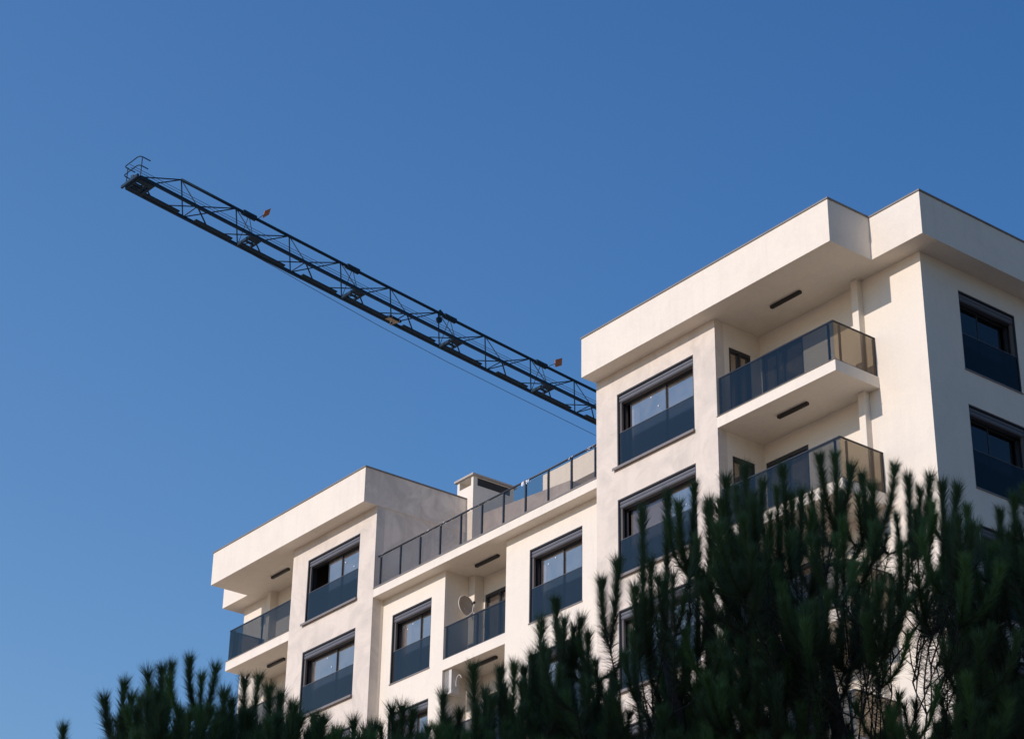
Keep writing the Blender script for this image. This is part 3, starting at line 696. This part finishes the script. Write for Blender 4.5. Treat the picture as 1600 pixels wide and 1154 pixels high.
def pine(label, cu, dist, tips, xr, density, seed, thick=1.1, floor=1300, off=112, skip=.25, gaps=(), group='pine trees in front of the block'):
    rg = random.Random(seed)
    cpt = at_dist(cu, 1000, dist); root = empty('pine_tree', (cpt.x, cpt.y, GROUND)); tag(root, label, 'tree', group)
    tips = sorted(tips); ctr = Vector((cpt.x, cpt.y, 0)); shoots = []; nodes_w = []
    def sil(x):
        ys = [(abs(t[0]-x), t[1]) for t in tips]
        near = [(d, y) for d, y in ys if d < 45] or [min(ys)]
        return sum(y/(d+6) for d, y in near)/sum(1/(d+6) for d, y in near) + max(0, min(ys)[0]-25)*1.5
    ppm = F_PX*math.cos(math.radians(23))/dist
    def curve(b, t, k=.35):                    # J-shaped: leaves the whorl sideways, then climbs
        f = rg.uniform(.60, .95); return Vector((t.x*f+b.x*(1-f), t.y*f+b.y*(1-f), b.z+(t.z-b.z)*k))
    def candelabra(node, tps, front, nl=.122, lead=False):
        young = rg.random() < .30
        for t in tps:
            L = (t-node).length; tone = rg.uniform(.72, .98) if (young and front and rg.random() < .7) else rg.uniform(.30, .60)  # young shoots in front toned brighter, also as a painted depth cue
            shoots.append((node, curve(node, t, rg.uniform(.12, .38)), t, int((1050 if lead else 760)*L/.5), nl*rg.uniform(.9, 1.15), rg.uniform(32, 41), tone))
        nodes_w.append(node)
        # last years' wood below the whorl: a few long spreading brownish needles
        lean = node-ctr; lean.z = 0
        low = node-Vector((lean.x*.22+rg.uniform(-.1, .1), lean.y*.22+rg.uniform(-.1, .1), rg.uniform(.35, .6)))
        shoots.append((low, node.lerp(low, .45)+Vector((rg.uniform(-.03, .03), rg.uniform(-.03, .03), -.03)), node, 230, .135, 76, rg.uniform(.0, .30)))
        nodes_w.append(low)
    # leading whorls along the outline
    i = 0
    while i < len(tips):
        k = min(len(tips)-i, rg.choice((2, 2, 3, 3))); grp = tips[i:i+k]; i += k
        if grp[-1][0]-grp[0][0] > 75 and k > 1: i -= k-1; grp = grp[:1]
        d = dist+rg.uniform(-.45, .45)*thick; pts = [at_dist(u, v+8, d+rg.uniform(-.16, .16)) for u, v in grp]
        mu = sum(g[0] for g in grp)/len(grp)+rg.uniform(-8, 8); mv = max(g[1] for g in grp)+rg.uniform(85, 120)
        node = at_dist(mu+(cu-mu)*.05, mv, d+rg.uniform(-.08, .08)); candelabra(node, pts, False, .126, True)
        for (u, v) in grp:                     # shorter companions that fill the outline from behind and in front
            if v > 1120 or rg.random() < skip: continue
            e = at_dist(u+rg.uniform(-20, 20), v+rg.uniform(32, 75), d+rg.uniform(-.35, .35)); nn2 = e-Vector((rg.uniform(-.15, .15), rg.uniform(-.15, .15), rg.uniform(.35, .5)))
            candelabra(nn2, [e], True, .122)
    # the mass below
    n = int(1.25*density*(xr[1]-xr[0])/435)
    for _ in range(n):
        u = rg.uniform(*xr); s0 = sil(u); v = s0+off+(floor+60-s0-off)*rg.random()**.85
        if any(((u-gx)/gw)**2+((v-30-gy)/gh)**2 < 1 for gx, gy, gw, gh in gaps) and rg.random() < .88: continue
        depth = rg.uniform(-1, 1)*thick; front = depth < .1
        node = at_dist(u, v, dist+depth); lean = node-ctr; lean.z = 0
        k = rg.choice((1, 2, 3, 3, 4)); a0 = rg.uniform(0, 6.28); tps = []
        for q in range(k):
            a = a0+6.28*q/k+rg.uniform(-.5, .5); r = rg.uniform(.05, .28); hgt = rg.uniform(.20, .50)
            tps.append(node+Vector((math.cos(a)*r+lean.x*.12, math.sin(a)*r+lean.y*.12, hgt)))
        if tps and max(t.z for t in tps) < 40: candelabra(node, tps, front, .115)
    # lower crown, sparse and broad, down to the bare trunk
    zc = min(s_[0].z for s_ in shoots)
    for _ in range(int(22*thick)):
        a = rg.uniform(0, 6.28); r = thick*rg.uniform(.3, 1.25)*(xr[1]-xr[0])/ppm/2/1.6; z = rg.uniform(max(2.2, zc-2.2), zc+.6)
        node = Vector((ctr.x+r*math.cos(a), ctr.y+r*math.sin(a), z))
        candelabra(node, [node+Vector((rg.uniform(-.15, .15)+.15*math.cos(a), rg.uniform(-.15, .15)+.15*math.sin(a), rg.uniform(.25, .45))) for _ in range(3)], True, .115)
    # limbs: each whorl hangs on the nearest lower node, so the wood forks and tapers upwards
    ztop = max(s_[0].z for s_ in shoots)
    tn = [(Vector((ctr.x+.10*math.sin(z*1.3+seed), ctr.y+.10*math.cos(z*1.1+seed), z)), max(.02, .15*(1-(z-GROUND)/(ztop-GROUND+.8))+.02)) for z in np.linspace(GROUND-.1, ztop-.9, 16)]
    tb = MB(); tb.tube([p for p, r in tn], [r for p, r in tn], 10)
    nodes = [(p, r) for p, r in tn if p.z > max(1.5, zc-2.4)]; lim = MB()
    for b in sorted(nodes_w, key=lambda b: math.hypot(b.x-ctr.x, b.y-ctr.y)+b.z*.6):
        best = None
        for p, r in nodes:
            dz = b.z-p.z
            if dz < .12: continue
            hd = math.hypot(b.x-p.x, b.y-p.y)
            if dz < hd*.35: continue
            c = math.hypot(hd, dz)+.25*hd
            if best is None or c < best[0]: best = (c, p, r)
        if best is None: best = (0, min(nodes, key=lambda q: (q[0]-b).length)[0], .02)
        p, r = best[1], best[2]; L = (b-p).length
        q = p.lerp(b, .45)+Vector((rg.uniform(-.03, .03), rg.uniform(-.03, .03), -.10*L)); q2 = p.lerp(b, .8)+Vector((0, 0, -.06*L))
        r0 = min(r*.8, .012+.012*L); lim.tube([p, q, q2, b], [r0, r0*.8, r0*.7, .008], 5, cap=False)
        nodes.append((q, r0*.8)); nodes.append((b, .009))
    for (b, c, t, *_r) in shoots:
        lim.tube([b, b*.49+c*.42+t*.09, b*.16+c*.48+t*.36, t], [.007, .006, .005, .003], 4, cap=False)
    to = tb.build('trunk', M['bark'], root, smooth=True, merge=False); to.matrix_parent_inverse = Matrix.Translation(-root.location)
    lo_ = lim.build('limbs', M['bark'], root, smooth=True, merge=False); lo_.matrix_parent_inverse = Matrix.Translation(-root.location)
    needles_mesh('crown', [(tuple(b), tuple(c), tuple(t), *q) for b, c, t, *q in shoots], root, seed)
    return len(shoots)
A_T = [(99, 1132), (163, 1088), (194, 1063), (205, 1085), (231, 1047), (253, 1040), (268, 1035), (296, 1025), (337, 1037), (349, 1077), (362, 1090), (382, 1055), (404, 1053), (420, 1070), (438, 1083), (457, 1096), (491, 1114), (504, 1122)]
B_T = [(552, 1122), (582, 1131), (612, 1104), (628, 1100), (645, 1106), (668, 1133), (530, 1140)]
C_T = [(692, 1082), (700, 1120), (718, 1108), (740, 1040), (758, 1076), (770, 1090), (782, 1043), (804, 1033), (819, 1042), (793, 1089), (846, 966), (833, 1020), (868, 934), (908, 963), (919, 987), (897, 975)]
D_T = [(940, 901), (965, 874), (992, 913), (1007, 931), (1004, 791), (1043, 767), (1060, 784), (1085, 755), (1017, 874), (1036, 906), (1089, 856), (1108, 779), (1107, 919), (1106, 940)]
E_T = [(1106, 790), (1135, 744), (1150, 760), (1164, 724), (1192, 748), (1223, 727), (1237, 770), (1252, 764), (1281, 709), (1305, 707), (1330, 725), (1347, 737), (1363, 754), (1398, 723), (1419, 742), (1437, 760), (1453, 742), (1472, 752), (1495, 758), (1511, 789), (1519, 828)]
F_T = [(1540, 850), (1562, 793), (1585, 772), (1602, 760), (1625, 750), (1650, 765), (1680, 780), (1720, 800), (1760, 850)]
NS = 0
NS += pine('leftmost pine, its rounded crown of upright shoots standing against the blue sky', 320, 17.0, A_T, (185, 500), 185, 11, 1.0)
NS += pine('lowest pine, only its few short tips showing, below the middle of the block', 610, 17.0, B_T, (525, 690), 100, 12, 0.8)
NS += pine('small dark pine in front of the recessed balconies, left of the open-branched pine', 800, 17.0, C_T, (685, 940), 150, 13, 0.9, gaps=((800, 1120, 28, 60), (880, 1090, 14, 40)))
NS += pine('open-branched pine with long bare-stemmed shoots crossing the windows of the right tower', 1040, 16.5, D_T, (900, 1125), 145, 14, 0.8, off=150, skip=.7, gaps=((1000, 1010, 45, 60), (965, 1080, 35, 60), (1075, 960, 40, 60), (1000, 880, 60, 60), (1090, 850, 30, 60)))
NS += pine('broad dense pine, the largest, covering the balconies and corner of the right tower', 1310, 17.0, E_T, (1100, 1535), 245, 15, 1.3, off=122, gaps=((1420, 1080, 75, 75), (1340, 1120, 60, 60), (1400, 900, 50, 55), (1200, 1010, 25, 20), (1430, 1000, 30, 60)))
NS += pine('rightmost pine, dark and cut by the frame edge, below the shaded side wall', 1640, 17.5, F_T, (1525, 1780), 260, 16, 1.2)
print('shoots', NS)
